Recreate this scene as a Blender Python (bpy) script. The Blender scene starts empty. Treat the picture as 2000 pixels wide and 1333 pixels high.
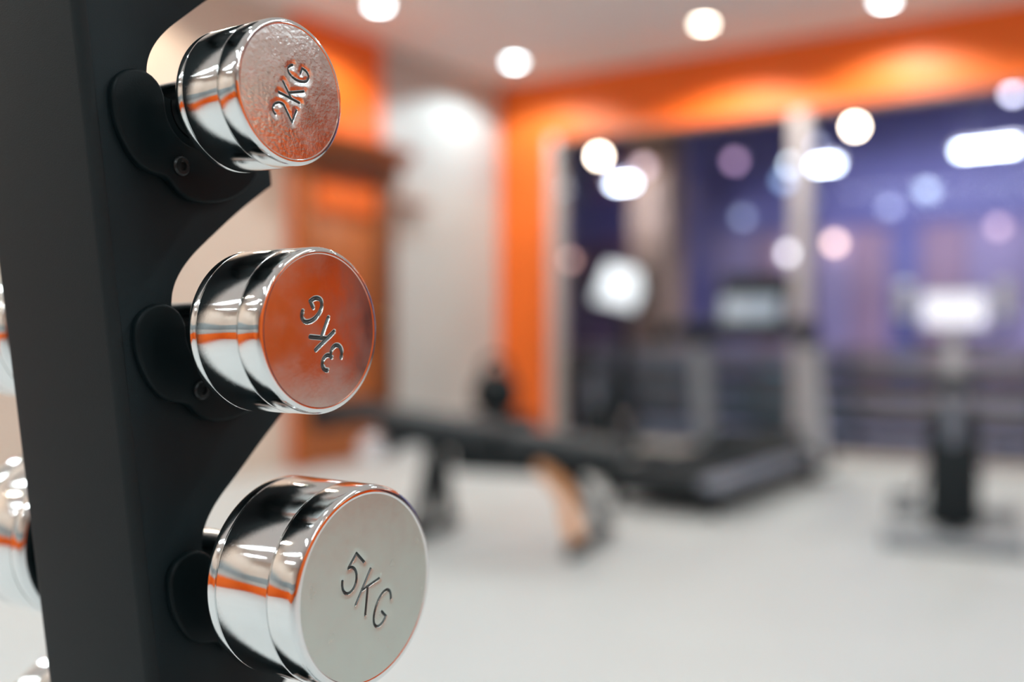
import bpy, bmesh, math, random
import numpy as np
from mathutils import Vector, Matrix

rnd = random.Random(7)
PI = math.pi
scene = bpy.context.scene
COL = scene.collection

# ------------------------------------------------------------------ camera, world, exposure
F_PX = 1980.0                    # focal length in pixels of the 2000 x 1333 frame
PSI = math.radians(33.7)         # the room's depth axis (+Y) lies this far right of the view axis
PITCH = -0.00804
EYE = Vector((0.0, 0.0, 0.90))

cam_d = bpy.data.cameras.new('camera')
cam_d.sensor_fit = 'HORIZONTAL'
cam_d.sensor_width = 36.0
cam_d.lens = 36.0 * F_PX / 2000.0
cam_d.clip_start = 0.02
cam_d.clip_end = 60
cam_d.dof.use_dof = True
cam_d.dof.focus_distance = 0.458
cam_d.dof.aperture_fstop = 2.3
cam_d.dof.aperture_blades = 0
cam = bpy.data.objects.new('camera', cam_d)
COL.objects.link(cam)
cam.location = EYE
cam.rotation_euler = (PI / 2 + PITCH, 0, PSI)
scene.camera = cam

w = bpy.data.worlds.new('world')
scene.world = w
w.use_nodes = True
w.node_tree.nodes['Background'].inputs[0].default_value = (0.10, 0.11, 0.22, 1)
w.node_tree.nodes['Background'].inputs[1].default_value = 0.2

vs = scene.view_settings
vs.view_transform = 'Standard'
vs.look = 'None'
vs.exposure = 0.08
vs.gamma = 1.0
vs.use_curve_mapping = False
scene.cycles.use_denoising = True
scene.cycles.max_bounces = 8
scene.cycles.diffuse_bounces = 4
scene.cycles.glossy_bounces = 6
scene.cycles.transparent_max_bounces = 12
scene.cycles.caustics_reflective = False
scene.cycles.caustics_refractive = False
scene.cycles.sample_clamp_indirect = 4.0

# light levels
P_WALL = 58.0        # downlights close to the walls, watts each
P_DOWN = 15.0        # other room downlights
P_PANEL = 22.0       # ceiling panels at the back of the gym
P_MIRROR_HALL = 112.0        # lamps of the hall that stands in for reflections in the window

# ------------------------------------------------------------------ pixel helpers (a pixel gives a direction, the surface touched gives the distance)
RV = Vector((math.cos(PSI), math.sin(PSI), 0))
FV = Vector((-math.sin(PSI), math.cos(PSI), 0))


def ray(x, y):
    xc = (x - 1000) / F_PX
    yc = (666.5 - y) / F_PX
    return RV * xc + FV * (math.cos(PITCH) - yc * math.sin(PITCH)) + Vector((0, 0, math.sin(PITCH) + yc * math.cos(PITCH)))


def at_x(x, y, X):
    v = ray(x, y)
    return EYE + v * ((X - EYE.x) / v.x)


def at_y(x, y, Y):
    v = ray(x, y)
    return EYE + v * ((Y - EYE.y) / v.y)


def at_z(x, y, Z):
    v = ray(x, y)
    return EYE + v * ((Z - EYE.z) / v.z)


# ------------------------------------------------------------------ materials
MATS = {}


def mat(name, color, rough=0.5, metal=0.0, bump=0.0, bscale=80.0, var=0.0, vscale=6.0, spec=0.5,
        emit=None, estr=0.0, rvar=0.0, coat=0.0, stretch=(1, 1, 1), distort=0.0):
    if name in MATS:
        return MATS[name]
    m = bpy.data.materials.new(name)
    m.use_nodes = True
    nt = m.node_tree
    b = nt.nodes['Principled BSDF']
    b.inputs['Base Color'].default_value = (*color, 1)
    b.inputs['Roughness'].default_value = rough
    b.inputs['Metallic'].default_value = metal
    b.inputs['Specular IOR Level'].default_value = spec
    if coat:
        b.inputs['Coat Weight'].default_value = coat
        b.inputs['Coat Roughness'].default_value = 0.1
    tc = nt.nodes.new('ShaderNodeTexCoord')
    mp = nt.nodes.new('ShaderNodeMapping')
    mp.inputs['Scale'].default_value = stretch
    nt.links.new(tc.outputs['Object'], mp.inputs['Vector'])
    if var > 0:
        n = nt.nodes.new('ShaderNodeTexNoise')
        n.inputs['Scale'].default_value = vscale
        n.inputs['Detail'].default_value = 4
        n.inputs['Distortion'].default_value = distort
        nt.links.new(mp.outputs['Vector'], n.inputs['Vector'])
        r = nt.nodes.new('ShaderNodeValToRGB')
        r.color_ramp.elements[0].position = 0.3
        r.color_ramp.elements[1].position = 0.7
        r.color_ramp.elements[0].color = (*[max(0, c * (1 - var)) for c in color], 1)
        r.color_ramp.elements[1].color = (*[min(1, c * (1 + var)) for c in color], 1)
        nt.links.new(n.outputs['Fac'], r.inputs['Fac'])
        nt.links.new(r.outputs['Color'], b.inputs['Base Color'])
    if rvar > 0:
        n = nt.nodes.new('ShaderNodeTexNoise')
        n.inputs['Scale'].default_value = vscale * 2.3
        n.inputs['Detail'].default_value = 5
        nt.links.new(mp.outputs['Vector'], n.inputs['Vector'])
        mr = nt.nodes.new('ShaderNodeMapRange')
        mr.inputs['From Min'].default_value = 0.35
        mr.inputs['From Max'].default_value = 0.75
        mr.inputs['To Min'].default_value = max(0.0, rough - rvar)
        mr.inputs['To Max'].default_value = rough + rvar
        nt.links.new(n.outputs['Fac'], mr.inputs['Value'])
        nt.links.new(mr.outputs['Result'], b.inputs['Roughness'])
    if bump > 0:
        n = nt.nodes.new('ShaderNodeTexNoise')
        n.inputs['Scale'].default_value = bscale
        n.inputs['Detail'].default_value = 3
        nt.links.new(mp.outputs['Vector'], n.inputs['Vector'])
        bp = nt.nodes.new('ShaderNodeBump')
        bp.inputs['Strength'].default_value = 1.0
        bp.inputs['Distance'].default_value = bump
        nt.links.new(n.outputs['Fac'], bp.inputs['Height'])
        nt.links.new(bp.outputs['Normal'], b.inputs['Normal'])
    if emit:
        b.inputs['Emission Color'].default_value = (*emit, 1)
        b.inputs['Emission Strength'].default_value = estr
    MATS[name] = m
    return m


def emitter(name, color, strength):
    return mat(name, (0.8, 0.8, 0.8), 0.4, emit=color, estr=strength)


def glass_mat():
    m = bpy.data.materials.new('window_glass')
    m.use_nodes = True
    nt = m.node_tree
    nt.nodes.clear()
    out = nt.nodes.new('ShaderNodeOutputMaterial')
    mix = nt.nodes.new('ShaderNodeMixShader')
    tr = nt.nodes.new('ShaderNodeBsdfTransparent')
    tr.inputs[0].default_value = (0.86, 0.88, 0.93, 1)
    gl = nt.nodes.new('ShaderNodeBsdfGlossy')
    gl.inputs['Roughness'].default_value = 0.02
    fr = nt.nodes.new('ShaderNodeFresnel')
    fr.inputs['IOR'].default_value = 1.28
    nt.links.new(fr.outputs[0], mix.inputs[0])
    nt.links.new(tr.outputs[0], mix.inputs[1])
    nt.links.new(gl.outputs[0], mix.inputs[2])
    nt.links.new(mix.outputs[0], out.inputs[0])
    return m


# ------------------------------------------------------------------ object helpers
def setp(o, label=None, cat=None, group=None, kind=None):
    if label:
        o['label'] = label
    if cat:
        o['category'] = cat
    if group:
        o['group'] = group
    if kind:
        o['kind'] = kind
    return o


def thing(name, label, cat, loc=(0, 0, 0), rz=0.0, group=None):
    o = bpy.data.objects.new(name, None)
    o.empty_display_size = 0.05
    COL.objects.link(o)
    o.location = loc
    o.rotation_euler = (0, 0, rz)
    return setp(o, label, cat, group)


def link(name, me, material, parent=None):
    o = bpy.data.objects.new(name, me)
    if material and not me.materials:
        me.materials.append(material)
    COL.objects.link(o)
    if parent:
        o.parent = parent
    return o


def finish(bm, name, smooth=40):
    bmesh.ops.recalc_face_normals(bm, faces=bm.faces[:])
    me = bpy.data.meshes.new(name)
    bm.to_mesh(me)
    bm.free()
    if smooth:
        for p in me.polygons:
            p.use_smooth = True
        me.set_sharp_from_angle(angle=math.radians(smooth))
    return me


class B:
    """collects shapes of ONE part"""

    def __init__(self):
        self.bm = bmesh.new()

    def box(self, c, s, bevel=0.0, rot=None, seg=2):
        t = bmesh.new()
        bmesh.ops.create_cube(t, size=1.0)
        bmesh.ops.scale(t, vec=Vector(s), verts=t.verts)
        if bevel > 0:
            bmesh.ops.bevel(t, geom=t.edges[:], offset=bevel, segments=seg, profile=0.5, affect='EDGES')
        M = Matrix.Translation(Vector(c))
        if rot is not None:
            M = M @ rot.to_4x4()
        bmesh.ops.transform(t, matrix=M, verts=t.verts)
        self.add(t)
        return self

    def add(self, t):
        me = bpy.data.meshes.new('tmp')
        t.to_mesh(me)
        t.free()
        self.bm.from_mesh(me)
        bpy.data.meshes.remove(me)

    def tube(self, pts, r, n=14, caps=True):
        """swept tube through points; r number or list"""
        pts = [Vector(p) for p in pts]
        rs = r if isinstance(r, (list, tuple)) else [r] * len(pts)
        bm = self.bm
        rings = []
        prev = None
        for i, p in enumerate(pts):
            if i == 0:
                d = pts[1] - pts[0]
            elif i == len(pts) - 1:
                d = pts[-1] - pts[-2]
            else:
                d = (pts[i + 1] - p).normalized() + (p - pts[i - 1]).normalized()
            d.normalize()
            if prev is None:
                a = Vector((0, 0, 1)) if abs(d.z) < 0.9 else Vector((1, 0, 0))
                u = d.cross(a).normalized()
            else:
                u = (prev - d * prev.dot(d)).normalized()
            prev = u
            v = d.cross(u)
            rings.append([bm.verts.new(p + (u * math.cos(2 * PI * k / n) + v * math.sin(2 * PI * k / n)) * rs[i]) for k in range(n)])
        for a, b in zip(rings, rings[1:]):
            for k in range(n):
                bm.faces.new((a[k], a[(k + 1) % n], b[(k + 1) % n], b[k]))
        if caps:
            bm.faces.new(rings[0][::-1])
            bm.faces.new(rings[-1])
        return self

    def lathe(self, prof, n=48, origin=(0, 0, 0), axis='X', cap0=False, cap1=False):
        """prof: list of (radius, position along axis)"""
        bm = self.bm
        o = Vector(origin)

        def P(r, s, a):
            c, d = r * math.cos(a), r * math.sin(a)
            if axis == 'X':
                return o + Vector((s, c, d))
            if axis == 'Y':
                return o + Vector((c, s, d))
            return o + Vector((c, d, s))
        rings = []
        for r, s in prof:
            if r < 1e-7:
                rings.append([bm.verts.new(P(0, s, 0))])
            else:
                rings.append([bm.verts.new(P(r, s, 2 * PI * k / n)) for k in range(n)])
        for a, b in zip(rings, rings[1:]):
            for k in range(n):
                q = (k + 1) % n
                if len(a) == 1 and len(b) > 1:
                    bm.faces.new((a[0], b[q], b[k]))
                elif len(b) == 1 and len(a) > 1:
                    bm.faces.new((a[k], a[q], b[0]))
                elif len(a) > 1:
                    bm.faces.new((a[k], a[q], b[q], b[k]))
        if cap0 and len(rings[0]) > 1:
            bm.faces.new(rings[0])
        if cap1 and len(rings[-1]) > 1:
            bm.faces.new(rings[-1])
        return self

    def prism(self, poly, x0, x1, bevel=0.0, axis='X', seg=2):
        """polygon in (Y,Z) [axis X], (X,Z) [axis Y] or (X,Y) [axis Z] extruded between x0 and x1"""
        t = bmesh.new()

        def P(a, b, s):
            return Vector((s, a, b)) if axis == 'X' else Vector((a, s, b)) if axis == 'Y' else Vector((a, b, s))
        va = [t.verts.new(P(a, b, x0)) for a, b in poly]
        vb = [t.verts.new(P(a, b, x1)) for a, b in poly]
        n = len(poly)
        fa = t.faces.new(va)
        fb = t.faces.new(vb[::-1])
        for k in range(n):
            t.faces.new((va[k], vb[k], vb[(k + 1) % n], va[(k + 1) % n]))
        bmesh.ops.recalc_face_normals(t, faces=t.faces[:])
        if bevel > 0:
            es = list({e for f in (fa, fb) for e in f.edges})
            bmesh.ops.bevel(t, geom=es, offset=bevel, segments=seg, profile=0.5, affect='EDGES', clamp_overlap=True)
        bmesh.ops.triangulate(t, faces=[f for f in t.faces if len(f.verts) > 4])
        self.add(t)
        return self

    def build(self, name, material, parent=None, smooth=40):
        return link(name, finish(self.bm, name, smooth), material, parent)


def bez(p0, p1, p2, n=8):
    p0, p1, p2 = Vector(p0), Vector(p1), Vector(p2)
    return [p0 * (1 - t) ** 2 + p1 * 2 * t * (1 - t) + p2 * t * t for t in [i / n for i in range(n + 1)]]


def struct(b, name, material, parent=None, smooth=40):
    o = b.build(name, material, parent, smooth)
    if parent is None:
        o['kind'] = 'structure'
    return o


def spot(parent, loc, color, watts, size=146, blend=0.25, radius=0.05, name='lamp_light'):
    d = bpy.data.lights.new(name, 'SPOT')
    d.color = color
    d.energy = watts
    d.spot_size = math.radians(size)
    d.spot_blend = blend
    d.shadow_soft_size = radius
    o = bpy.data.objects.new(name, d)
    COL.objects.link(o)
    o.parent = parent
    o.location = loc
    return o


# ------------------------------------------------------------------ the room
XL, XR, YB, YF, HC = -4.90, 6.00, 7.15, -4.60, 3.00
WX0, WX1, WZ1 = -4.36, 5.20, 2.50      # window opening in the far wall
T = 0.15

M_orange = mat('orange_paint', (0.95, 0.165, 0.012), 0.5, bump=0.0006, bscale=300, var=0.04, vscale=3)
M_beige = mat('beige_paint', (0.72, 0.60, 0.51), 0.55, bump=0.0006, bscale=300, var=0.03, vscale=3)
M_white = mat('white_paint', (0.56, 0.565, 0.545), 0.6, bump=0.0006, bscale=300, var=0.03, vscale=3)
M_ceil = mat('ceiling_paint', (0.86, 0.85, 0.84), 0.7, bump=0.0005, bscale=200, var=0.02, vscale=2)
M_floor = mat('pale_vinyl_floor', (0.60, 0.635, 0.64), 0.48, var=0.03, vscale=1.3, bump=0.0002, bscale=400, rvar=0.05, spec=0.35)
M_wood = mat('orange_brown_wood', (0.42, 0.115, 0.022), 0.42, var=0.25, vscale=5, stretch=(6, 6, 0.7), distort=1.2)
M_wood2 = mat('dark_brown_wood', (0.17, 0.060, 0.022), 0.45, var=0.25, vscale=5, stretch=(6, 6, 0.7), distort=1.2)
M_frame = mat('beige_window_frame', (0.62, 0.56, 0.52), 0.45)

struct(B().box(((XL + XR) / 2, (YF + YB) / 2, -0.05), (XR - XL + 2 * T, YB - YF + 2 * T, 0.10)), 'floor', M_floor, smooth=0)
struct(B().box(((XL + XR) / 2, (YF + YB) / 2, HC + 0.05), (XR - XL + 2 * T, YB - YF + 2 * T, 0.10)), 'ceiling', M_ceil, smooth=0)

# left wall: beige near part, orange bay with the door, white far part
wl = struct(B().box((XL - T / 2, (YF + 4.72) / 2, HC / 2), (T, 4.72 - YF, HC)), 'wall_left', M_beige, smooth=0)
ob = B().box((XL - T / 2 + 0.02, (4.72 + 5.60) / 2, HC / 2), (T + 0.04, 0.88, HC)).build('orange_bay', M_orange, wl, 0)
wp = B().box((XL - T / 2, (5.60 + YB + T) / 2, HC / 2), (T, YB + T - 5.60, HC)).build('white_panel', M_white, wl, 0)

# far wall around the window
b = B()
b.box(((XL + WX0) / 2, YB + T / 2, HC / 2), (WX0 - XL, T, HC))
b.box(((WX0 + WX1) / 2, YB + T / 2, (WZ1 + HC) / 2), (WX1 - WX0, T, HC - WZ1))
b.box(((WX1 + XR) / 2, YB + T / 2, HC / 2), (XR - WX1, T, HC))
struct(b, 'wall_far', M_orange, smooth=0)
wr = struct(B().box((XR + T / 2, (YF + YB) / 2, 1.18), (T, YB - YF + 2 * T, 2.36)), 'wall_right', M_orange, smooth=0)
B().box((XR + T / 2, (YF + YB) / 2, 2.68), (T, YB - YF + 2 * T, 0.64)).build('upper_wall', M_white, wr, 0)
wn = struct(B().box(((XL + XR) / 2, YF - T / 2, HC / 2), (XR - XL, T, HC)), 'wall_near', M_beige, smooth=0)
struct(B().box(((XL + XR) / 2, YF + 0.02, 0.35), (XR - XL, 0.04, 0.70), 0.006), 'baseboard_near', M_orange)
struct(B().box((XL + 0.02, (YF + 2.2) / 2, 0.33), (0.04, 2.2 - YF, 0.66), 0.006), 'baseboard_left', M_orange)
M_refl_band = mat('blue_grey_reflection_band', (0.30, 0.36, 0.38), 0.5)  # wall bands added out of view to put stripes into the chrome reflections
struct(B().box(((XL + XR) / 2, YF + 0.015, 0.86), (XR - XL, 0.03, 0.30), 0.006), 'reflection_band_1', M_white)
struct(B().box((XL + 0.015, (YF + 2.2) / 2, 0.82), (0.03, 2.2 - YF, 0.30), 0.006), 'reflection_band_2', M_white)
struct(B().box(((XL + XR) / 2, YF + 0.010, 1.26), (XR - XL, 0.02, 0.48), 0.006), 'reflection_band_3', M_refl_band)
struct(B().box((XL + 0.010, (YF + 2.2) / 2, 1.22), (0.02, 2.2 - YF, 0.48), 0.006), 'reflection_band_4', M_refl_band)

# window
M_hrail = mat('brown_head_rail', (0.22, 0.12, 0.08), 0.5)
win = struct(B().box((WX0 + 0.03, YB + 0.03, WZ1 / 2), (0.06, 0.20, WZ1), 0.006), 'window_1', M_frame)
B().box(((WX0 + WX1) / 2, YB + 0.04, WZ1 - 0.02), (WX1 - WX0, 0.12, 0.04), 0.006).build('head_rail', M_hrail, win)
B().box(((WX0 + WX1) / 2, YB + 0.04, 0.025), (WX1 - WX0, 0.14, 0.05), 0.006).build('bottom_rail', M_frame, win)
B().box((WX1 - 0.045, YB + 0.04, WZ1 / 2), (0.09, 0.18, WZ1), 0.006).build('side_rail', M_frame, win)
M_mull = mat('pale_mullion_paint', (0.46, 0.43, 0.45), 0.5)
mxs = [-2.30, -0.35, 1.60, 3.45]
for x in mxs:
    B().box((x, YB + 0.05, WZ1 / 2), (0.115, 0.16, WZ1 - 0.06), 0.008).build('mullion', M_mull, win)
M_glass = glass_mat()
edges = [WX0 + 0.06] + mxs + [WX1 - 0.09]
for a, c in zip(edges, edges[1:]):
    B().box(((a + c) / 2, YB + 0.075, WZ1 / 2), (c - a - 0.02, 0.008, WZ1 - 0.10)).build('pane', M_glass, win, 0)

# door in the orange bay
DX = XL + 0.04
dr = struct(B().box((DX + 0.015, 5.16, 0.97), (0.05, 0.76, 1.92), 0.004), 'door_1', M_wood)
B().box((DX + 0.045, 4.755, 1.0), (0.09, 0.085, 2.0), 0.008).build('door_jamb', M_wood, dr)
B().box((DX + 0.045, 5.565, 1.0), (0.09, 0.13, 2.0), 0.008).build('door_jamb', M_wood2, dr)  # shade on this jamb put into its colour by the darker wood
B().box((DX + 0.06, 5.16, 2.06), (0.12, 1.02, 0.15), 0.01).build('lintel', M_wood2, dr)
B().prism([(DX, 2.13), (DX + 0.15, 2.13), (DX + 0.20, 2.19), (DX + 0.20, 2.22), (DX, 2.22)], 4.60, 5.74, axis='Y', bevel=0.004).build('cornice', M_wood, dr)
B().box((DX + 0.055, 5.16, 1.82), (0.03, 0.60, 0.20), 0.012).build('panel', M_orange, dr)
B().box((DX + 0.045, 5.16, 1.24), (0.03, 0.52, 0.80), 0.014).build('panel', M_wood, dr)
B().box((DX + 0.045, 5.16, 0.45), (0.03, 0.52, 0.60), 0.014).build('panel', M_wood, dr)
M_brass = mat('worn_brass', (0.55, 0.38, 0.16), 0.3, 1.0)
hd = B().lathe([(0.0, 0.0), (0.024, 0.0), (0.024, 0.008), (0.010, 0.012), (0.010, 0.04), (0.022, 0.05), (0.026, 0.065), (0.018, 0.08), (0, 0.084)], 20, (DX + 0.04, 5.47, 1.0)).build('door_knob', M_brass, dr)
o = B().box((XL + 0.06, 5.92, 1.86), (0.12, 0.34, 0.03), 0.006).build('wall_ledge', mat('reddish_brown_ledge', (0.40, 0.16, 0.09), 0.5))
setp(o, 'small reddish brown ledge on the white wall beside the wooden doorway', 'ledge')

# ------------------------------------------------------------------ room lights
M_trim = mat('white_lamp_trim', (0.8, 0.8, 0.78), 0.4)


def downlight(x, y, label, color, watts, glow, group='recessed ceiling downlights'):
    t = thing('downlight', label, 'downlight', (x, y, HC), 0, group)
    B().lathe([(0.052, 0.0), (0.052, -0.004), (0.058, -0.010), (0.074, -0.010), (0.080, -0.003), (0.080, 0.0)], 32, axis='Z').build('trim_ring', M_trim, t)
    B().lathe([(0.0, -0.006), (0.052, -0.006), (0.052, -0.002)], 32, axis='Z').build('diffuser', emitter('downlight_glow_%s' % (color,), color, glow), t, 0)
    spot(t, (0, 0, -0.03), color, watts)
    return t


COOL, WARM, NEUT = (0.78, 0.95, 1.0), (1.0, 0.88, 0.72), (0.86, 0.96, 1.0)
vis = [((740, 8), 'cool white downlight over the orange bay above the wooden doorway', NEUT, 1.0),
       ((1005, 120), 'cool white downlight in the ceiling corner next to the orange column', COOL, 1.0),
       ((1375, 45), 'warm downlight before the orange band left of the middle of the window', WARM, 1.7),
       ((1728, 0), 'downlight cut by the top edge before the orange band at right', NEUT, 1.0)]
for (x, y), lab, c, k in vis:
    p = at_z(x, y, HC)
    downlight(p.x, p.y, lab, c, P_WALL * k, 26)
for x, y, c in [(-4.25, 3.35, WARM), (-4.25, 1.2, NEUT), (-4.25, -1.2, WARM), (-0.1, 6.5, WARM), (1.6, 6.5, NEUT), (3.4, 6.4, WARM), (5.4, 5.0, WARM), (5.4, 2.4, WARM),
                (-1.7, 3.6, COOL), (0.6, 3.6, COOL), (2.9, 3.6, NEUT), (-1.7, 0.6, NEUT), (0.6, 0.2, COOL), (2.9, 0.6, NEUT),
                (-1.7, -2.6, NEUT), (0.6, -2.6, COOL), (2.9, -2.6, WARM), (-4.2, -3.6, NEUT)]:
    downlight(x, y, 'ceiling downlight outside the picture', c, P_WALL if (x < -4 or y > 6 or x > 5) else P_DOWN, 26, 'downlights outside the picture')


def ceiling_panel(x, y):
    t = thing('ceiling_panel_light', 'long white ceiling light outside the picture', 'ceiling light', (x, y, HC), 0, 'long ceiling lights outside the picture')
    B().box((0, 0, -0.03), (2.60, 0.16, 0.06), 0.01).build('housing', M_trim, t)
    B().box((0, 0, -0.066), (2.50, 0.10, 0.02), 0.006).build('diffuser', emitter('panel_glow', (0.95, 0.98, 1.0), 9.0), t)
    d = bpy.data.lights.new('panel_area', 'AREA')
    d.shape = 'RECTANGLE'
    d.size, d.size_y = 2.5, 0.10
    d.energy = P_PANEL
    d.color = (0.84, 0.96, 1.0)
    o = bpy.data.objects.new('panel_area', d)
    COL.objects.link(o)
    o.parent = t
    o.location = (0, 0, -0.08)


for x, y in [(-2.9, -0.4), (-2.9, -2.4), (0.6, -1.4), (1.9, 1.9), (4.2, 0.4)]:
    ceiling_panel(x, y)

# ------------------------------------------------------------------ hall built behind the glass in place of the window's mirror reflections
HX0, HX1, HY0, HY1, HH = -10.5, 8.0, YB + T, 12.3, 3.75
M_hfloor = mat('lavender_mirror_hall_floor', (0.42, 0.42, 0.46), 0.5, var=0.05)
M_hceil = mat('indigo_mirror_hall_ceiling', (0.22, 0.215, 0.48), 0.7)
M_hwall = mat('mauve_mirror_hall_paint', (0.42, 0.36, 0.52), 0.6, var=0.04)
M_hind = mat('indigo_mirror_hall_paint', (0.20, 0.205, 0.44), 0.6, var=0.04)
M_hpink = mat('dusty_pink_mirror_hall_paint', (0.46, 0.31, 0.38), 0.6)
M_hdark = mat('dark_plum_mirror_hall_paint', (0.16, 0.11, 0.17), 0.6)
struct(B().box(((HX0 + HX1) / 2, (HY0 + HY1) / 2, -0.05), (HX1 - HX0, HY1 - HY0, 0.1)), 'floor_mirror_hall', M_hfloor, smooth=0)
struct(B().box(((HX0 + HX1) / 2, (HY0 + HY1) / 2, HH + 0.05), (HX1 - HX0, HY1 - HY0, 0.1)), 'ceiling_mirror_hall', M_hceil, smooth=0)
wh = struct(B().box(((HX0 + HX1) / 2, HY1 + 0.1, HH / 2), (HX1 - HX0, 0.2, HH)), 'wall_mirror_hall', M_hwall, smooth=0)
struct(B().box((HX0 - 0.1, (HY0 + HY1) / 2, HH / 2), (0.2, HY1 - HY0, HH)), 'wall_mirror_hall_left', M_hdark, smooth=0)
struct(B().box((HX1 + 0.1, (HY0 + HY1) / 2, HH / 2), (0.2, HY1 - HY0, HH)), 'wall_mirror_hall_right', M_hwall, smooth=0)
B().box(((HX0 + HX1) / 2, HY1 - 0.03, 2.95), (HX1 - HX0, 0.06, 1.6), 0.01).build('frieze', M_hind, wh)
for a, c, m in [(1100, 1225, M_hdark), (1345, 1385, M_hind), (1385, 1475, M_hwall), (1475, 1530, M_hpink), (1600, 1660, M_hwall), (1660, 1735, M_hpink), (1735, 1800, M_hind), (1800, 1890, M_hpink), (1890, 2010, M_hwall)]:
    xa, xc = at_y(a, 600, HY1 - 0.03).x, at_y(c, 600, HY1 - 0.03).x
    B().box(((xa + xc) / 2, HY1 - 0.02, 1.07), (xc - xa - 0.02, 0.04, 2.12), 0.008).build('mirror_hall_panel', m, wh)
# reflected column, built solid in the stand-in hall
p = at_y(1285, 500, 10.2)
t = thing('mirror_hall_column', 'beige and brown square column from the window reflections, built behind the glass', 'column', (p.x, 10.2, 0))
B().box((0, 0, HH / 2), (0.46, 0.46, HH), 0.02).build('shaft', mat('brown_beige_mirror_hall_column', (0.36, 0.25, 0.155), 0.65, var=0.05), t)
B().box((0, 0, 0.08), (0.54, 0.54, 0.16), 0.01).build('base', M_wood2, t)
# exercise ball seen between the treadmill posts
p = at_z(1508, 806, 0.27)
p = at_y(1508, 770, 9.2)
bl = B()
tt = bmesh.new()
bmesh.ops.create_icosphere(tt, subdivisions=4, radius=0.30)
for v in tt.verts:
    k = abs(v.co.z) / 0.30
    v.co *= 1 + 0.006 * math.sin(v.co.z * 160) * (1 - k)
    v.co.z *= 0.96
bmesh.ops.translate(tt, vec=(p.x, 9.2, 0.288), verts=tt.verts)
bl.add(tt)
o = bl.build('exercise_ball', mat('teal_rubber', (0.02, 0.20, 0.21), 0.4), None, 60)
setp(o, 'dark teal exercise ball on the floor of the stand-in hall seen between the treadmill posts', 'exercise ball')


def mirror_hall_lamp(pxy, kind, label, color, strength, Y=None, r=0.05, length=0.5, watts=0, name=None):
    """a reflected lamp built solid, hanging from the ceiling of the stand-in hall, or fixed to its wall when it is low"""
    if Y is None:
        Y = HY1 - 0.12
    p = at_y(pxy[0], pxy[1], Y)
    E_ = emitter('mirror_hall_glow_%d_%d' % pxy, color, strength)
    M_arm = mat('dark_lamp_metal', (0.05, 0.05, 0.07), 0.4, 0.6)
    if kind == 'tube':
        t = thing('reflected_tube_light', label, 'tube light', p, 0, 'reflected tube lights built behind the window')
        B().box((0, 0, 0.035), (length + 0.08, 0.09, 0.04), 0.008).build('housing', M_trim, t)
        B().tube([(-length / 2, 0, 0), (length / 2, 0, 0)], 0.028, 14).build('tube', E_, t)
        for s in (-1, 1):
            B().tube([(s * length * 0.4, 0, 0.05), (s * length * 0.4, 0, HH - p.z)], 0.006, 8).build('suspension_rod', M_arm, t)
        hz = -0.06
    elif kind == 'pendant':
        t = thing('reflected_pendant_lamp', label, 'lamp', p, 0, 'reflected round lamps built behind the window')
        tt = bmesh.new()
        bmesh.ops.create_icosphere(tt, subdivisions=3, radius=r)
        bb = B()
        bb.add(tt)
        bb.build('globe', E_, t)
        B().lathe([(0.012, r * 0.92 + 0.05), (r * 0.55, r * 0.92 + 0.02), (r * 0.6, r * 0.80)], 20, axis='Z', cap0=True).build('cap', M_arm, t)
        B().tube([(0, 0, r * 0.92 + 0.05), (0, 0, HH - p.z)], 0.005, 8).build('cord', M_arm, t)
        hz = -r - 0.03
    else:
        t = thing('reflected_wall_lamp', label, 'lamp', p, 0, 'reflected round wall lamps built behind the window')
        tt = bmesh.new()
        bmesh.ops.create_icosphere(tt, subdivisions=3, radius=r)
        bb = B()
        bb.add(tt)
        bb.build('globe', E_, t)
        B().lathe([(0.045, 0.0), (0.045, -0.015), (0.02, -0.025), (0.016, -(HY1 - Y) + r * 0.9)], 20, (0, HY1 - Y, 0), axis='Y', cap0=True).build('bracket', M_arm, t)
        hz = -r - 0.03
    if watts:
        spot(t, (0, 0, hz), LAV, watts, 130, 0.3, 0.06).rotation_euler = (math.radians(42), 0, 0)
    return t


WW, CW = (1.0, 0.80, 0.55), (0.86, 0.95, 1.0)
LAV = (0.82, 0.80, 1.0)
mirror_hall_lamp((1170, 305), 'pendant', 'brilliant warm reflected round lamp near the left side of the window', WW, 60, 9.2, 0.045, watts=P_MIRROR_HALL * 0.45)
mirror_hall_lamp((1670, 247), 'pendant', 'brilliant warm reflected round lamp right of the pale window post', WW, 60, 9.2, 0.045, watts=P_MIRROR_HALL * 0.45)
mirror_hall_lamp((1978, 180), 'pendant', 'lavender white reflected round lamp at the right edge just under the orange band', (0.85, 0.83, 1.0), 12, 9.0, 0.045, watts=P_MIRROR_HALL)
mirror_hall_lamp((1217, 358), 'tube', 'short white reflected tube light below the warm lamp at left of the window', CW, 26, 9.55, length=0.22, watts=P_MIRROR_HALL * 0.15)
mirror_hall_lamp((1602, 322), 'tube', 'white reflected tube light crossing behind the pale window post', CW, 26, 9.55, length=0.30, watts=P_MIRROR_HALL)
mirror_hall_lamp((1928, 290), 'tube', 'longest white reflected tube light near the right edge of the picture', CW, 26, 9.55, length=0.46, watts=P_MIRROR_HALL)
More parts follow.
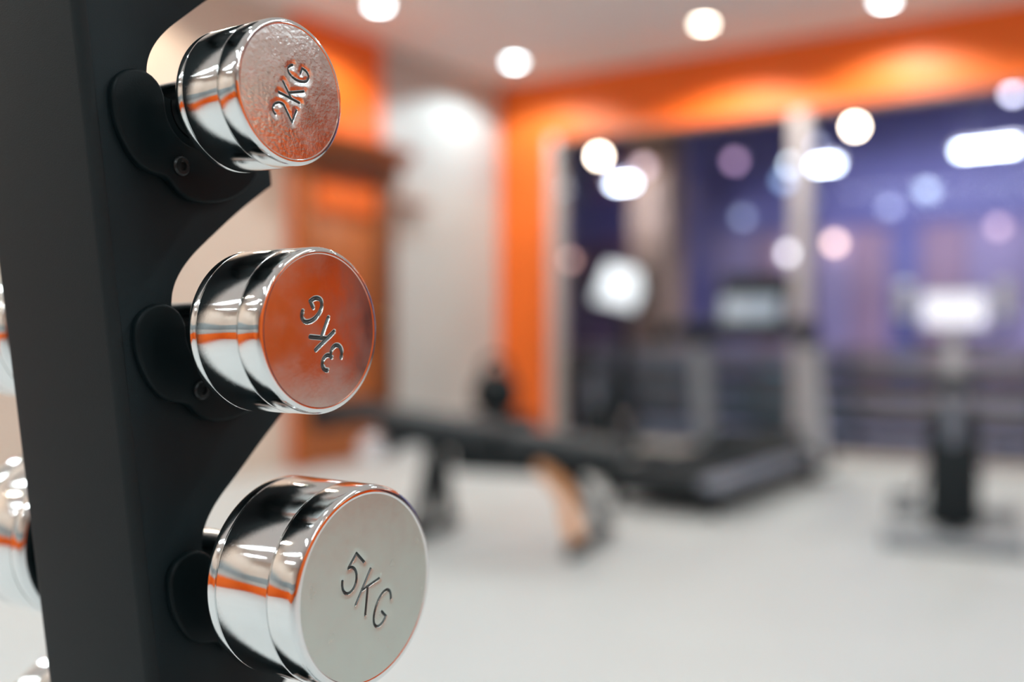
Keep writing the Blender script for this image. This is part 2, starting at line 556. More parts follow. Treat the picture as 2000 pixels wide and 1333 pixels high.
dim = [((1312, 262), 'pendant', 'grey dim round lamp just under the orange band', (0.60, 0.62, 0.62), 3.6),
       ((1435, 315), 'pendant', 'mauve dim round lamp before the indigo frieze', (0.55, 0.32, 0.50), 3.6),
       ((1548, 322), 'pendant', 'pale round lamp left of the tube light behind the window post', (0.75, 0.85, 0.9), 7),
       ((1590, 285), 'pendant', 'bluish dim lamp above the tube light behind the window post', (0.50, 0.54, 0.75), 3.2),
       ((1580, 390), 'pendant', 'bluish dim lamp below the tube light behind the window post', (0.46, 0.52, 0.72), 3.2),
       ((1532, 352), 'pendant', 'teal blue faint lamp left of the window post', (0.20, 0.34, 0.58), 3.0),
       ((1810, 372), 'pendant', 'teal dim round lamp left of the longest tube light', (0.22, 0.40, 0.52), 2.0),
       ((1258, 325), 'pendant', 'pinkish faint lamp beside the warm lamp at left', (0.66, 0.40, 0.36), 3.0),
       ((1540, 495), 'wall', 'creamy white round lamp left of the window post', (0.80, 0.76, 0.72), 7.5),
       ((1630, 475), 'wall', 'peach round lamp right of the window post', (0.95, 0.62, 0.45), 8),
       ((1950, 443), 'wall', 'dusty pink faint lamp near the right edge', (0.58, 0.36, 0.38), 3.6),
       ((1112, 508), 'wall', 'brownish pink lamp beside the beige window frame', (0.75, 0.40, 0.30), 4.2),
       ((1450, 425), 'wall', 'grey blue faint lamp below the mauve lamp', (0.36, 0.42, 0.58), 2.6),
       ((1738, 405), 'wall', 'grey blue faint lamp left of the teal lamp', (0.36, 0.42, 0.62), 2.6)]
for hash_i, (pxy, kind, lab, c, s) in enumerate(dim):
    mirror_hall_lamp(pxy, kind, lab, c, s * (1.05 if kind == 'wall' else 1.35), None if kind == 'wall' else 11.7 - 0.27 * (hash_i % 8), 0.06)

# slatted railing close behind the glass
M_sl = [mat('slat_paint_%d' % i, tuple(min(0.8, q * (1.0 if i in (2, 6) else 1.35)) for q in c), 0.55) for i, c in enumerate([(0.20, 0.24, 0.24), (0.30, 0.33, 0.32), (0.13, 0.17, 0.17), (0.24, 0.28, 0.30),
                                                               (0.62, 0.54, 0.43), (0.50, 0.46, 0.42), (0.22, 0.17, 0.13), (0.68, 0.60, 0.50)])]
rail = thing('slatted_railing', 'low railing of grey and beige boards behind the window glass', 'railing', (0, YB + 0.62, 0))
px_ = [-4.6, -3.35, -2.1, -0.85, 0.4, 1.65, 2.9]
slat_me = {}
for i in range(len(px_) - 1):
    for k in range(5):
        idx = ([1, 2, 0, 2, 3] if i < 2 else [5, 6, 4, 6, 7])[k]
        if idx not in slat_me:
            slat_me[idx] = finish(B().box((0, 0, 0), (1.20, 0.022, 0.125), 0.006).bm, 'slat')
            slat_me[idx].materials.append(M_sl[idx])
        o = link('slat', slat_me[idx], None, rail)
        o.location = ((px_[i] + px_[i + 1]) / 2, -0.03, 0.085 + 0.148 * k)
for x in px_:
    B().box((x, 0.01, 0.38), (0.05, 0.05, 0.76), 0.005).build('post', M_sl[2], rail)
B().box((-0.85, 0.0, 0.775), (7.6, 0.07, 0.03), 0.006).build('hand_rail', M_sl[5], rail)

# ------------------------------------------------------------------ dumbbell rack
M_rack = mat('black_teal_powder_coat', (0.0048, 0.0130, 0.0160), 0.60, bump=0.00012, bscale=1800, spec=0.22)
M_post = mat('charcoal_powder_coat', (0.0092, 0.0150, 0.0168), 0.62, bump=0.00012, bscale=1800, spec=0.22)
M_cradle = mat('black_moulded_plastic', (0.0035, 0.0085, 0.0100), 0.45, bump=0.00006, bscale=900, spec=0.13)
M_screw = mat('black_screw', (0.012, 0.015, 0.016), 0.35, 0.4)
LEAN = -0.121


def ridge(z):
    return 0.2819 + LEAN * (z - 0.90)


XP, XQ = -0.4000, -0.4868      # faces of the near and far side plate
rack = thing('dumbbell_rack', 'black steel dumbbell rack with notched side plates and plastic cradles', 'dumbbell rack', ((XP + XQ) / 2, 0.40, 0))
RO = Vector(((XP + XQ) / 2, 0.40, 0))

# (handle centre Y, Z)
CEN = [(0.3095, 1.108), (0.3214, 1.0071), (0.3329, 0.9010), (0.3508, 0.7828), (0.3690, 0.6540), (0.3870, 0.5150)]
WALL = [-0.0255, -0.0252, -0.0232, -0.0238, -0.0238, -0.0238]
NOSE = [0.0425, 0.0516, 0.0640, 0.0720, 0.0760, 0.0800]
outline = [(ridge(1.19) + 0.0005, 1.19)]
for i, (cy, cz) in enumerate(CEN):
    wy = cy + WALL[i]
    nx = cy + NOSE[i]
    top = cz + 0.030
    if i == 0:
        outline += [(wy - 0.006, 1.19), (wy - 0.004, 1.165)]
    else:
        pcy, pcz = CEN[i - 1]
        pn = pcy + NOSE[i - 1]
        # diagonal from the nose above to the back wall of this notch
        a = (pn, pcz - 0.030)
        d = (wy + 0.0055, cz + 0.0300)
        m_ = (wy + 0.0210, cz + 0.0440)
        outline += [a, (a[0] * 0.5 + m_[0] * 0.5, a[1] * 0.5 + m_[1] * 0.5 + 0.0015), m_]
        outline += [(wy + 0.0120, cz + 0.0362), (wy + 0.0052, cz + 0.0282), (wy + 0.0012, cz + 0.0205)]
    outline += [(wy, cz + 0.0130), (wy + 0.001, cz - 0.002)]
    for k in range(1, 6):
        an = PI + k / 6 * PI / 2
        outline.append((cy + math.cos(an) * 0.0215 + (0 if k > 1 else WALL[i] + 0.0225), cz + math.sin(an) * 0.0215))
    outline += [(cy, cz - 0.0215), (nx - 0.010, cz - 0.0190), (nx - 0.004, cz - 0.0178), (nx - 0.001, cz - 0.0205)]
lcy, lcz = CEN[-1]
outline += [(lcy + NOSE[-1], lcz - 0.030), (lcy + 0.010, lcz - 0.085), (lcy - 0.004, lcz - 0.11), (ridge(0.06) + 0.060, 0.06), (ridge(0.06) + 0.0005, 0.06)]
SHARP = {k for k, q in enumerate(outline) if any(abs(q[0] - (c[0] + n_)) < 1e-6 for c, n_ in zip(CEN, NOSE))} | {0, 1, len(outline) - 1, len(outline) - 2}
for _ in range(2):
    new, sh = [], set()
    for k, q in enumerate(outline):
        if k in SHARP:
            sh.add(len(new))
            new.append(q)
            continue
        a, c = outline[k - 1], outline[(k + 1) % len(outline)]
        new.append((q[0] * 0.75 + a[0] * 0.25, q[1] * 0.75 + a[1] * 0.25))
        new.append((q[0] * 0.75 + c[0] * 0.25, q[1] * 0.75 + c[1] * 0.25))
    outline, SHARP = new, sh
loc = [(y - RO.y, z) for y, z in outline]
for xa, xb in ((XP - 0.003, XP), (XQ, XQ + 0.003)):
    B().prism(loc, xa - RO.x, xb - RO.x, bevel=0.0007).build('side_plate', M_rack, rack, 30)
# folded post between the plates
pb = B()
z0, z1 = 0.06, 1.19
prof = []
hw = (XP - XQ) / 2
r_ = 0.0048
for (cx, cy, a0) in ((hw - r_, r_, -PI / 2), (hw - r_, 0.0098 - r_, 0), (-hw + r_, 0.0098 - r_, PI / 2), (-hw + r_, r_, PI)):
    for k in range(6):
        an = a0 + k / 5 * PI / 2
        prof.append((cx + r_ * math.cos(an), cy + r_ * math.sin(an)))
va, vb = [], []
for x, y in prof:
    # the folded post is set so that its outer faces enclose the plates' rear edge
    va.append(pb.bm.verts.new((x, ridge(z0) - 0.0045 + y - RO.y, z0)))
    vb.append(pb.bm.verts.new((x, ridge(z1) - 0.0045 + y - RO.y, z1)))
n = len(prof)
pb.bm.faces.new(va)
pb.bm.faces.new(vb)
for k in range(n):
    pb.bm.faces.new((va[k], va[(k + 1) % n], vb[(k + 1) % n], vb[k]))
pb.build('post', M_post, rack, 50)
# base
B().box((0, 0.0, 0.033), (0.40, 0.12, 0.056), 0.006).build('base_beam', M_post, rack)
for s in (-1, 1):
    fb = B().box((s * 0.19, 0.02, 0.030), (0.06, 0.62, 0.044), 0.006).build('base_foot', M_rack, rack)
    for q in (-1, 1):
        B().lathe([(0.0, 0.0), (0.022, 0.0), (0.024, 0.004), (0.020, 0.010)], 16, (s * 0.19, 0.02 + q * 0.27, 0.0), axis='Z', cap1=True).build('rubber_foot', M_cradle, fb)
B().box((0, 0.035 + (ridge(1.19) - 0.40), 1.194), (0.098, 0.075, 0.008), 0.002).build('top_cap', M_rack, rack)


def cradle(cy, cz, scale):
    """moulded saddle: trough under the handle and a C-shaped flange on both plates"""
    ri = 0.0152
    b = B()
    # trough
    pts = []
    a0, a1 = math.radians(172), math.radians(352)
    for k in range(21):
        an = a0 + (a1 - a0) * k / 20
        pts.append((cy - RO.y + 0.0202 * math.cos(an), cz + 0.0202 * math.sin(an)))
    for k in range(21):
        an = a1 + (a0 - a1) * k / 20
        pts.append((cy - RO.y + ri * math.cos(an), cz + ri * math.sin(an)))
    b.prism(pts, XQ - 0.004 - RO.x, XP + 0.004 - RO.x)
    # flange outline: two lobes with a shallow dent between
    out = []
    A0, A1 = math.radians(181), math.radians(318)
    for k in range(45):
        u = k / 44
        an = A0 + (A1 - A0) * u
        rad = 0.0462 - 0.0050 * math.exp(-((math.degrees(an) - 243) / 12.0) ** 2) - 0.0020 * max(0, math.cos((u - 0.55) * PI)) ** 2
        end = 1.0
        rad = 0.0152 + (rad - 0.0152) * end * scale
        out.append((cy - RO.y + rad * math.cos(an), cz + rad * math.sin(an)))
    rin = 0.0185
    ro_end = math.hypot(out[-1][0] - (cy - RO.y), out[-1][1] - cz)
    # rounded end near A1
    def roundend(an, r0, r1, sgn):
        c = (r0 + r1) / 2
        h = (r1 - r0) / 2
        ccx, ccy = cy - RO.y + c * math.cos(an), cz + c * math.sin(an)
        res = []
        for k in range(1, 12):
            th = PI * k / 12
            rr = h * math.cos(th)
            tt = sgn * h * math.sin(th) * 0.95
            res.append((ccx + rr * math.cos(an) - tt * math.sin(an), ccy + rr * math.sin(an) + tt * math.cos(an)))
        return res
    poly = out + roundend(A1, rin, ro_end, 1)
    for k in range(31):
        an = A1 + (A0 - A1) * k / 30
        poly.append((cy - RO.y + rin * math.cos(an), cz + rin * math.sin(an)))
    r0_end = math.hypot(out[0][0] - (cy - RO.y), out[0][1] - cz)
    poly += roundend(A0, rin, r0_end, -1)[::-1]
    b.prism(poly, XP - RO.x + 0.0002, XP - RO.x + 0.0052, bevel=0.0016, seg=3)
    b.prism(poly, XQ - RO.x - 0.0052, XQ - RO.x - 0.0002, bevel=0.0016, seg=3)
    c = b.build('cradle', M_cradle, rack, 35)
    an = math.radians(250)
    sy, sz = cy - RO.y + 0.0305 * math.cos(an), cz + 0.0305 * math.sin(an)
    B().lathe([(0.0046, 0.0), (0.0046, 0.0012), (0.0038, 0.0020), (0.0022, 0.0021), (0.0020, 0.0010), (0, 0.0010)], 20, (XP - RO.x + 0.0050, sy, sz)).build('screw', M_screw, c)


for i, (cy, cz) in enumerate(CEN):
    cradle(cy, cz, 1.0)

# ------------------------------------------------------------------ dumbbells
M_chrome = mat('polished_chrome', (0.76, 0.78, 0.78), 0.045, 1.0, bump=0.00001, bscale=500, stretch=(30, 1, 1))
M_groove = mat('dark_stamped_groove', (0.10, 0.115, 0.115), 0.35, 0.8)  # darker metal along the bottom of the stamped strokes
M_face2 = mat('pitted_chrome', (0.76, 0.82, 0.83), 0.19, 1.0, bump=0.00011, bscale=520, rvar=0.08, vscale=60)
M_face3 = mat('satin_chrome', (0.58, 0.60, 0.59), 0.20, 1.0, bump=0.00005, bscale=140, rvar=0.07, vscale=30)
M_face5 = mat('brushed_grey_chrome', (0.53, 0.575, 0.53), 0.24, 1.0, bump=0.00003, bscale=300, rvar=0.05, vscale=40)


def arc(cx, cy, rx, ry, a0, a1, n=16):
    return [(cx + rx * math.cos(math.radians(a0 + (a1 - a0) * k / n)), cy + ry * math.sin(math.radians(a0 + (a1 - a0) * k / n))) for k in range(n + 1)]


# strokes in a cell 0.62 wide and 1 high
GLYPH = {
    '2': [arc(0.30, 0.72, 0.27, 0.28, 165, -25) + [(0.04, 0.0), (0.58, 0.0)]],
    '3': [arc(0.29, 0.755, 0.24, 0.245, 150, -80), arc(0.29, 0.265, 0.28, 0.265, 80, -150)],
    '5': [[(0.56, 1.0), (0.14, 1.0)], [(0.14, 1.0), (0.07, 0.56)], arc(0.30, 0.33, 0.29, 0.33, 142, -150)],
    'K': [[(0.06, 0.0), (0.06, 1.0)], [(0.56, 1.0), (0.07, 0.40)], [(0.24, 0.60), (0.60, 0.0)]],
    'G': [arc(0.32, 0.5, 0.30, 0.5, 48, 330, 26) + [(0.60, 0.42), (0.36, 0.42)]],
}


def text_strokes(txt, h, adv, slant):
    segs = []
    n = len(txt)
    for i, ch in enumerate(txt):
        x0 = (i - (n - 1) / 2) * adv - 0.31 * h * 0.95
        for st in GLYPH[ch]:
            pts = [(x0 + x * h * 0.95 + slant * (y - 0.5) * h, (y - 0.5) * h) for x, y in st]
            segs += list(zip(pts, pts[1:]))
    return segs


def end_face_mesh(name, rf, txt, h, adv, ang, slant, ctr, stroke, depth, dish, halo):
    """disc in local (Y,Z), normal +X, with the lettering pressed into it"""
    cell = 0.00017
    segs = text_strokes(txt, h, adv, slant)
    xs = [p[0] for s in segs for p in s]
    ys = [p[1] for s in segs for p in s]
    mg = 0.0032
    x0, x1, y0, y1 = min(xs) - mg, max(xs) + mg, min(ys) - mg, max(ys) + mg
    nx, ny = int((x1 - x0) / cell), int((y1 - y0) / cell)
    gx, gy = np.meshgrid(np.linspace(x0, x1, nx), np.linspace(y0, y1, ny), indexing='ij')
    d = np.full(gx.shape, 1.0)
    for (ax, ay), (bx, by) in segs:
        dx, dy = bx - ax, by - ay
        L = dx * dx + dy * dy + 1e-18
        t = np.clip(((gx - ax) * dx + (gy - ay) * dy) / L, 0, 1)
        d = np.minimum(d, np.hypot(gx - ax - t * dx, gy - ay - t * dy))
    q = np.clip(d / stroke, 0, 1)
    hgt = -depth * (0.5 + 0.5 * np.cos(PI * q))
    hgt += -halo * np.clip(1 - (d / 0.003), 0, 1) ** 2 * (3 - 2 * np.clip(1 - (d / 0.003), 0, 1))
    ca, sa = math.cos(ang), math.sin(ang)

    def to_face(u, v):
        return ctr[0] + u * ca - v * sa, ctr[1] + u * sa + v * ca
    fy, fz = to_face(gx, gy)
    verts = []
    base = lambda yy, zz: -dish * (1 - (yy * yy + zz * zz) / (rf * rf))
    co = np.stack([base(fy, fz) + hgt, fy, fz], -1).reshape(-1, 3)
    verts = [tuple(v) for v in co]
    faces = []
    mi = []
    ix = lambda i, j: i * ny + j
    for i in range(nx - 1):
        for j in range(ny - 1):
            faces.append((ix(i, j), ix(i + 1, j), ix(i + 1, j + 1), ix(i, j + 1)))
            mi.append(1 if d[i, j] < stroke * 0.72 else 0)
    loop = [ix(i, 0) for i in range(nx - 1)] + [ix(nx - 1, j) for j in range(ny - 1)] + [ix(i, ny - 1) for i in range(nx - 1, 0, -1)] + [ix(0, j) for j in range(ny - 1, 0, -1)]
    prev = loop
    K = 10
    P0 = [verts[k] for k in loop]
    tg = []
    for p in P0:
        a = math.atan2(p[2], p[1])
        tg.append((rf * math.cos(a), rf * math.sin(a)))
    for k in range(1, K + 1):
        t = k / K
        cur = []
        for p, g in zip(P0, tg):
            yy, zz = p[1] * (1 - t) + g[0] * t, p[2] * (1 - t) + g[1] * t
            cur.append(len(verts))
            verts.append((base(yy, zz), yy, zz))
        m = len(cur)
        for a in range(m):
            c = (a + 1) % m
            faces.append((prev[a], cur[a], cur[c], prev[c]))
        prev = cur
    me = bpy.data.meshes.new(name)
    me.from_pydata(verts, [], faces)
    me.update()
    for p in me.polygons:
        p.use_smooth = True
        if p.index < len(mi):
            p.material_index = mi[p.index]
    bm = bmesh.new()
    bm.from_mesh(me)
    bmesh.ops.recalc_face_normals(bm, faces=bm.faces[:])
    if sum(f.normal.x for f in bm.faces) < 0:
        bmesh.ops.reverse_faces(bm, faces=bm.faces[:])
    bm.to_mesh(me)
    bm.free()
    return me


def head_profile(R, hr):
    ab, a1, a2 = 1.2034 * R, 0.9888 * R, 0.2843 * R
    g = 0.0075 * R
    pr = [(hr, -ab), (0.60 * R, -ab), (0.86 * R, -ab + 0.01 * R)]
    for k in range(1, 9):
        an = PI / 2 * k / 8
        pr.append((0.88 * R + 0.12 * R * math.sin(an), -ab + 0.012 * R + 0.12 * R * (1 - math.cos(an))))
    for a in (a1, a2):
        pr += [(R, -a - 2.4 * g), (0.9975 * R, -a - 1.4 * g), (0.978 * R, -a - 0.55 * g), (0.972 * R, -a), (0.978 * R, -a + 0.55 * g), (0.9975 * R, -a + 1.4 * g), (R, -a + 2.4 * g)]
    pr += [(R, -0.10 * R), (R, -0.03 * R), (0.998 * R, -0.008 * R)]
    for k in range(1, 11):
        an = PI / 2 * k / 10
        pr.append((0.930 * R + 0.068 * R * math.cos(an), 0.062 * R * math.sin(an)))
    pr += [(0.922 * R, 0.0622 * R), (0.916 * R, 0.0600 * R), (0.910 * R, 0.0590 * R)]
    return pr


HANDLE = 0.1445
HR = 0.0148


def dumbbell(cy, cz, R, label, txt, face_mat, h, adv, ang, slant, ctr, stroke, depth, dish, halo, xin=-0.3730):
    hl = 1.2034 * R
    t = thing('dumbbell', label, 'dumbbell', (xin - HANDLE / 2, cy, cz), 0, 'chrome dumbbells on the rack')
    xe = HANDLE / 2 + hl
    # handle
    B().lathe([(HR * 0.94, -HANDLE / 2 - 0.002), (HR * 0.94, -HANDLE / 2 + 0.006), (HR, -HANDLE / 2 + 0.012), (HR, 0), (HR, HANDLE / 2 - 0.012), (HR * 0.94, HANDLE / 2 - 0.006), (HR * 0.94, HANDLE / 2 + 0.002)], 40).build('handle', M_chrome, t, 60)
    for s in (1, -1):
        pr = [(r, (xe + x)) for r, x in head_profile(R, HR * 0.9)]
        hb = B().lathe(pr, 128).build('head', M_chrome, t, 50)
        me = end_face_mesh('end_face', 0.911 * R, txt, h, adv, ang, slant, ctr, stroke, depth, dish, halo) if s > 0 else hb.data
        if s > 0:
            me.materials.append(face_mat)
            me.materials.append(M_groove)
            fc = link('end_face', me, None, hb)
            fc.location = (xe + 0.059 * R, 0, 0)
            if depth > 0:
                fc['label'] = 'round chrome end stamped with %s' % txt
            face = me
        else:
            hb.rotation_euler = (0, 0, PI)
            fc = link('end_face', face, None, hb)
            fc.location = (xe + 0.059 * R, 0, 0)
    return t


rad = math.radians
dumbbell(0.3214, 1.0071, 0.0325, 'small chrome dumbbell stamped 2KG in the upper cradle', '2KG', M_face2, 0.0122, 0.0102, rad(64.5), -0.26, (-0.0004, -0.0002), 0.00070, 0.00085, -0.0004, 0.00022)
dumbbell(0.3329, 0.9010, 0.03794, 'chrome dumbbell stamped 3KG in the middle cradle', '3KG', M_face3, 0.0142, 0.0124, rad(120.5), -0.08, (-0.0003, -0.0016), 0.00125, 0.00110, -0.0008, 0.0)
dumbbell(0.3508, 0.7828, 0.04706, 'large chrome dumbbell stamped 5KG in the lower cradle', '5KG', M_face5, 0.0172, 0.0142, rad(-43.9), -0.16, (-0.0004, -0.0018), 0.00080, 0.00090, -0.0002, 0.00016)
dumbbell(0.3690, 0.6540, 0.0500, 'lowest chrome dumbbell, only its far head peeking in at the bottom left corner', '5KG', M_face5, 0.0172, 0.0142, rad(20), -0.16, (0, 0), 1e-6, 0.0, 0.0003, 0.0)

# ------------------------------------------------------------------ gym machines
M_black = mat('black_plastic', (0.008, 0.014, 0.017), 0.5, spec=0.22)
M_vinyl = mat('dark_grey_vinyl', (0.040, 0.050, 0.056), 0.55, bump=0.0004, bscale=120, spec=0.3)
M_grey = mat('grey_metal_paint', (0.34, 0.37, 0.40), 0.4, 0.2)
M_lgrey = mat('pale_grey_paint', (0.55, 0.58, 0.62), 0.4, 0.1)
M_bluegrey = mat('blue_grey_rail', (0.24, 0.27, 0.34), 0.4, 0.3)
M_belt = mat('black_belt', (0.010, 0.015, 0.018), 0.7, bump=0.0003, bscale=400, spec=0.2)
M_screen = mat('pale_screen', (0.30, 0.35, 0.42), 0.2, emit=(0.50, 0.62, 0.75), estr=0.30)
M_wscreen = mat('white_screen', (0.75, 0.8, 0.85), 0.25, emit=(0.74, 0.88, 1.0), estr=0.50)
M_wscreen2 = mat('white_console_screen', (0.8, 0.8, 0.85), 0.25, emit=(0.88, 0.88, 1.0), estr=0.62)
M_dchrome = mat('machine_chrome', (0.75, 0.77, 0.8), 0.12, 1.0)
RX = lambda a: Matrix.Rotation(a, 3, 'X')
RY = lambda a: Matrix.Rotation(a, 3, 'Y')
RZ = lambda a: Matrix.Rotation(a, 3, 'Z')

# treadmill, rider faces the window
tm = thing('treadmill', 'black treadmill with grey posts facing the window', 'treadmill', (-2.20, 5.45, 0))
B().box((0, -0.03, 0.125), (0.62, 1.66, 0.09), 0.02).build('deck', M_black, tm)
B().box((0, -0.05, 0.176), (0.46, 1.58, 0.010), 0.003).build('belt', M_belt, tm)
for s in (-1, 1):
    B().box((s * 0.30, -0.05, 0.165), (0.12, 1.68, 0.05), 0.015).build('side_rail', M_bluegrey if s > 0 else M_black, tm)
B().prism([(0.52, 0.06), (0.94, 0.06), (0.93, 0.20), (0.84, 0.29), (0.62, 0.27), (0.50, 0.19)], -0.37, 0.37, bevel=0.02).build('motor_hood', M_black, tm, 30)
for s in (-1, 1):
    for y in (-0.78, 0.80):
        B().lathe([(0.0, 0.0), (0.035, 0.0), (0.038, 0.01), (0.03, 0.03), (0.03, 0.09)], 18, (s * 0.26, y, 0), axis='Z').build('foot', M_black, tm)
    B().tube([(s * 0.345, 0.62, 0.12), (s * 0.345, 0.56, 0.40), (s * 0.34, 0.48, 0.84)], [0.062, 0.060, 0.056], 16).build('post', M_lgrey if s > 0 else M_grey, tm)
    B().tube(bez((s * 0.34, 0.49, 0.80), (s * 0.345, 0.46, 0.93), (s * 0.345, 0.30, 0.925)) + [Vector((s * 0.345, -0.08, 0.90))], 0.054, 14).build('handlebar', M_black, tm)
B().box((0, 0.44, 0.915), (0.80, 0.17, 0.115), 0.045, seg=4).build('dashboard', M_black, tm)
con = B().box((0, 0.50, 1.10), (0.44, 0.07, 0.34), 0.025, RX(-0.35)).build('console', M_black, tm)
B().box((0, 0.442, 1.045), (0.36, 0.012, 0.15), 0.004, RX(-0.35)).build('screen', M_screen, con)
B().box((0, 0.46, 0.95), (0.30, 0.05, 0.06), 0.01, RX(-0.35)).build('console_neck', M_black, con)
B().lathe([(0.0, 0), (0.012, 0), (0.012, 0.01), (0, 0.012)], 14, (0, 0.42, 0.955), axis='Z').build('stop_key', mat('red_key', (0.5, 0.05, 0.03), 0.4), con)


def bike(name, label, cat, loc, rz, screen_mat, screen_size, screen_rot, shell, screen_z, neck=None):
    """upright stationary bike, rider faces +Y"""
    t = thing(name, label, cat, loc, rz)
    for y, wd in ((-0.40, 0.46), (0.42, 0.50)):
        st = B().tube([(-wd / 2, y, 0.04), (wd / 2, y, 0.04)], 0.032, 14).build('stabiliser', M_grey if neck else shell, t)
        for s in (-1, 1):
            B().tube([(s * (wd / 2 - 0.01), y, 0.04), (s * (wd / 2 + 0.04), y, 0.04)], 0.040, 14).build('end_cap', M_grey if neck else M_black, st)
    B().tube([(0, -0.40, 0.05), (0, 0.42, 0.05)], 0.035, 14).build('base_beam', shell, t)
    B().prism([(-0.26, 0.07), (0.36, 0.07), (0.44, 0.24), (0.40, 0.42), (0.26, 0.56), (0.02, 0.50), (-0.18, 0.52), (-0.26, 0.36)], -0.105, 0.105, bevel=0.03, seg=3).build('body_shell', M_black, t, 35)
    B().lathe([(0, -0.095), (0.16, -0.095), (0.19, -0.085), (0.19, 0.085), (0.16, 0.095), (0, 0.095)], 36, (0, 0.24, 0.28)).build('flywheel_cover', M_black, t)
    cr = B().lathe([(0, -0.13), (0.03, -0.13), (0.03, 0.13), (0, 0.13)], 18, (0, -0.02, 0.28)).build('crank', M_dchrome, t)
    for s, a in ((1, 0.6), (-1, 0.6 + PI)):
        e = Vector((s * 0.14, -0.02 + 0.165 * math.cos(a), 0.28 + 0.165 * math.sin(a)))
        B().tube([(s * 0.125, -0.02, 0.28), e], 0.012, 10).build('crank_arm', M_dchrome, cr)
        B().box((e.x + s * 0.06, e.y, e.z), (0.10, 0.09, 0.025), 0.006).build('pedal', M_black, cr)
    B().tube([(0, -0.20, 0.42), (0, -0.27, 0.66)], 0.032, 14).build('seat_post', M_bluegrey, t)
    sd = B().prism([(-0.11, -0.15), (0.11, -0.15), (0.115, -0.07), (0.05, 0.03), (0.028, 0.14), (-0.028, 0.14), (-0.05, 0.03), (-0.115, -0.07)], 0, 0.065, bevel=0.022, axis='Z', seg=3)
    sd = sd.build('saddle', M_black, t, 40)
    sd.location = (0, -0.28, 0.66)
    stem = B().tube([(0, 0.28, 0.48), (0, 0.34, 0.75), (0, 0.33, screen_z - 0.10)], [0.055, 0.045, 0.035], 16).build('stem', neck or shell, t)
    for s in (-1, 1):
        hb = B().tube([Vector((0, 0.335, screen_z - 0.16))] + bez((s * 0.10, 0.33, screen_z - 0.16), (s * 0.22, 0.33, screen_z - 0.16), (s * 0.22, 0.22, screen_z - 0.08)) + [Vector((s * 0.21, 0.16, screen_z + 0.06))], 0.016, 12).build('handlebar', M_black, t)
        B().tube([(s * 0.2165, 0.195, screen_z - 0.03), (s * 0.209, 0.140, screen_z + 0.115)], 0.036, 12).build('grip', M_lgrey if neck else M_black, hb)
    c = B().box((0, 0.30, screen_z), (screen_size[0], 0.05, screen_size[1]), 0.02, RX(-0.4) @ RY(screen_rot)).build('console', neck or M_black, t)
    B().box((0, 0.268, screen_z - 0.002), (screen_size[0] - 0.03, 0.012, screen_size[1] - 0.03), 0.004, RX(-0.4) @ RY(screen_rot)).build('screen', screen_mat, c)
    return t


bike('exercise_bike', 'dark exercise bike with a bright tilted screen beside the orange column', 'exercise bike', (-3.30, 6.12, 0), rad(8), M_wscreen, (0.36, 0.33), 0.25, M_black, 1.23)
bike('exercise_bike', 'black exercise bike with a white console at the right edge', 'exercise bike', (-0.87, 4.86, 0), rad(10), M_wscreen2, (0.30, 0.19), 0.0, M_black, 1.01, M_lgrey)

# bench
P0 = at_z(735, 822, 0.50)
P1 = at_z(1225, 905, 0.36)
ax = (P1 - P0)
L = math.hypot(ax.x, ax.y)
bn = thing('weight_bench', 'dark grey padded weight bench with an orange reflection coloured onto one front leg', 'weight bench', (P0.x, P0.y, 0), math.atan2(ax.y, ax.x))
sl = math.atan2(ax.z, L)
B().box((0.32, 0, 0.535 + 0.32 * ax.z / L), (0.60, 0.26, 0.075), 0.025, RY(-sl), 3).build('back_pad', M_vinyl, bn)
B().box((0.64 + (L - 0.64) / 2, 0, 0.535 + (0.64 + (L - 0.64) / 2) * ax.z / L), (L - 0.66, 0.26, 0.075), 0.025, RY(-sl), 3).build('seat_pad', M_vinyl, bn)
B().box((L / 2, 0, 0.455 + L / 2 * ax.z / L), (L * 0.96, 0.07, 0.06), 0.008, RY(-sl)).build('beam', M_black, bn)
B().box((L * 0.60, 0, 0.36), (L * 0.52, 0.14, 0.13), 0.02).build('support_frame', M_black, bn)
for s in (-1, 1):
    B().tube([(0.30, 0, 0.44), (0.30, s * 0.05, 0.30), (0.30 - 0.02, s * 0.16, 0.03)], 0.040, 12).build('rear_leg', M_black, bn)
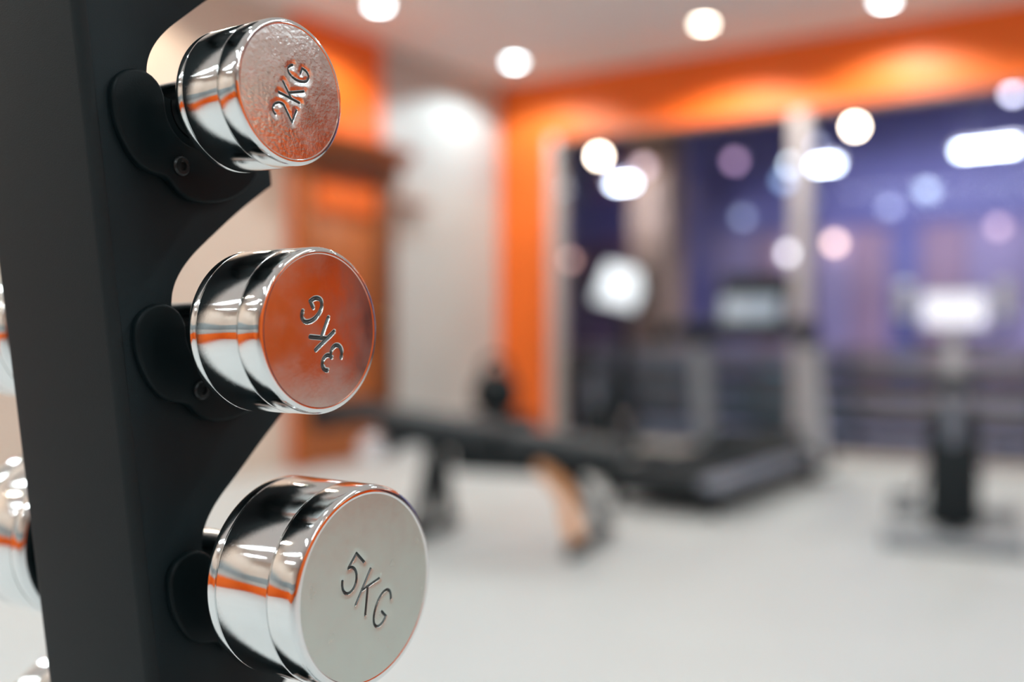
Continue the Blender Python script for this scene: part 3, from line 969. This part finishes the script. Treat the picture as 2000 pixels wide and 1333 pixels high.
B().tube([(0.28, -0.24, 0.03), (0.28, 0.24, 0.03)], 0.028, 12).build('rear_foot', M_black, bn)
B().tube([(L * 0.62, 0, 0.40), (L * 0.80, -0.10, 0.24), (L * 0.86, -0.20, 0.06)], 0.036, 14).build('front_leg', mat('orange_glint_leg', (0.75, 0.36, 0.16), 0.3), bn)  # orange reflection on the chrome leg put into its colour
B().tube([(L * 0.62, 0, 0.40), (L * 0.80, 0.10, 0.24), (L * 0.86, 0.20, 0.06)], 0.030, 14).build('front_leg', M_black, bn)
B().tube([(L * 0.865, -0.28, 0.03), (L * 0.865, 0.28, 0.03)], 0.028, 12).build('front_foot', M_black, bn)
B().tube([(-0.02, 0, 0.50), (-0.16, 0, 0.53)], 0.025, 12).build('roller_arm', M_black, bn)
for x, z, nm in ((-0.16, 0.53, 'foam_roller'), (0.10, 0.40, 'chrome_roller')):
    B().lathe([(0, -0.24), (0.055, -0.24), (0.062, -0.23), (0.062, 0.23), (0.055, 0.24), (0, 0.24)], 24, (x, 0, z), axis='Y').build(nm, M_black if nm == 'foam_roller' else M_dchrome, bn)
# kettlebell on the floor behind the bench
kp = at_z(968, 905, 0.0)
kb = thing('kettlebell', 'big black kettlebell standing on a box behind the bench', 'kettlebell', (kp.x, kp.y, 0.34))
tt = bmesh.new()
bmesh.ops.create_icosphere(tt, subdivisions=4, radius=0.165)
for v in tt.verts:
    if v.co.z < -0.14:
        v.co.z = -0.14
bmesh.ops.translate(tt, vec=(0, 0, 0.14), verts=tt.verts)
bb = B()
bb.add(tt)
bb.build('body', M_black, kb, 50)
B().tube(bez((-0.105, 0, 0.24), (-0.12, 0, 0.39), (0, 0, 0.39)) + bez((0, 0, 0.39), (0.12, 0, 0.39), (0.105, 0, 0.24))[1:], 0.022, 12).build('handle', M_black, kb)
bx = thing('step_box', 'low dark box carrying the kettlebell behind the bench', 'box', (kp.x, kp.y, 0))
B().box((0, 0, 0.165), (0.42, 0.42, 0.33), 0.01).build('body', M_black, bx)
B().box((0, 0, 0.334), (0.38, 0.38, 0.012), 0.003).build('top_mat', M_vinyl, bx)
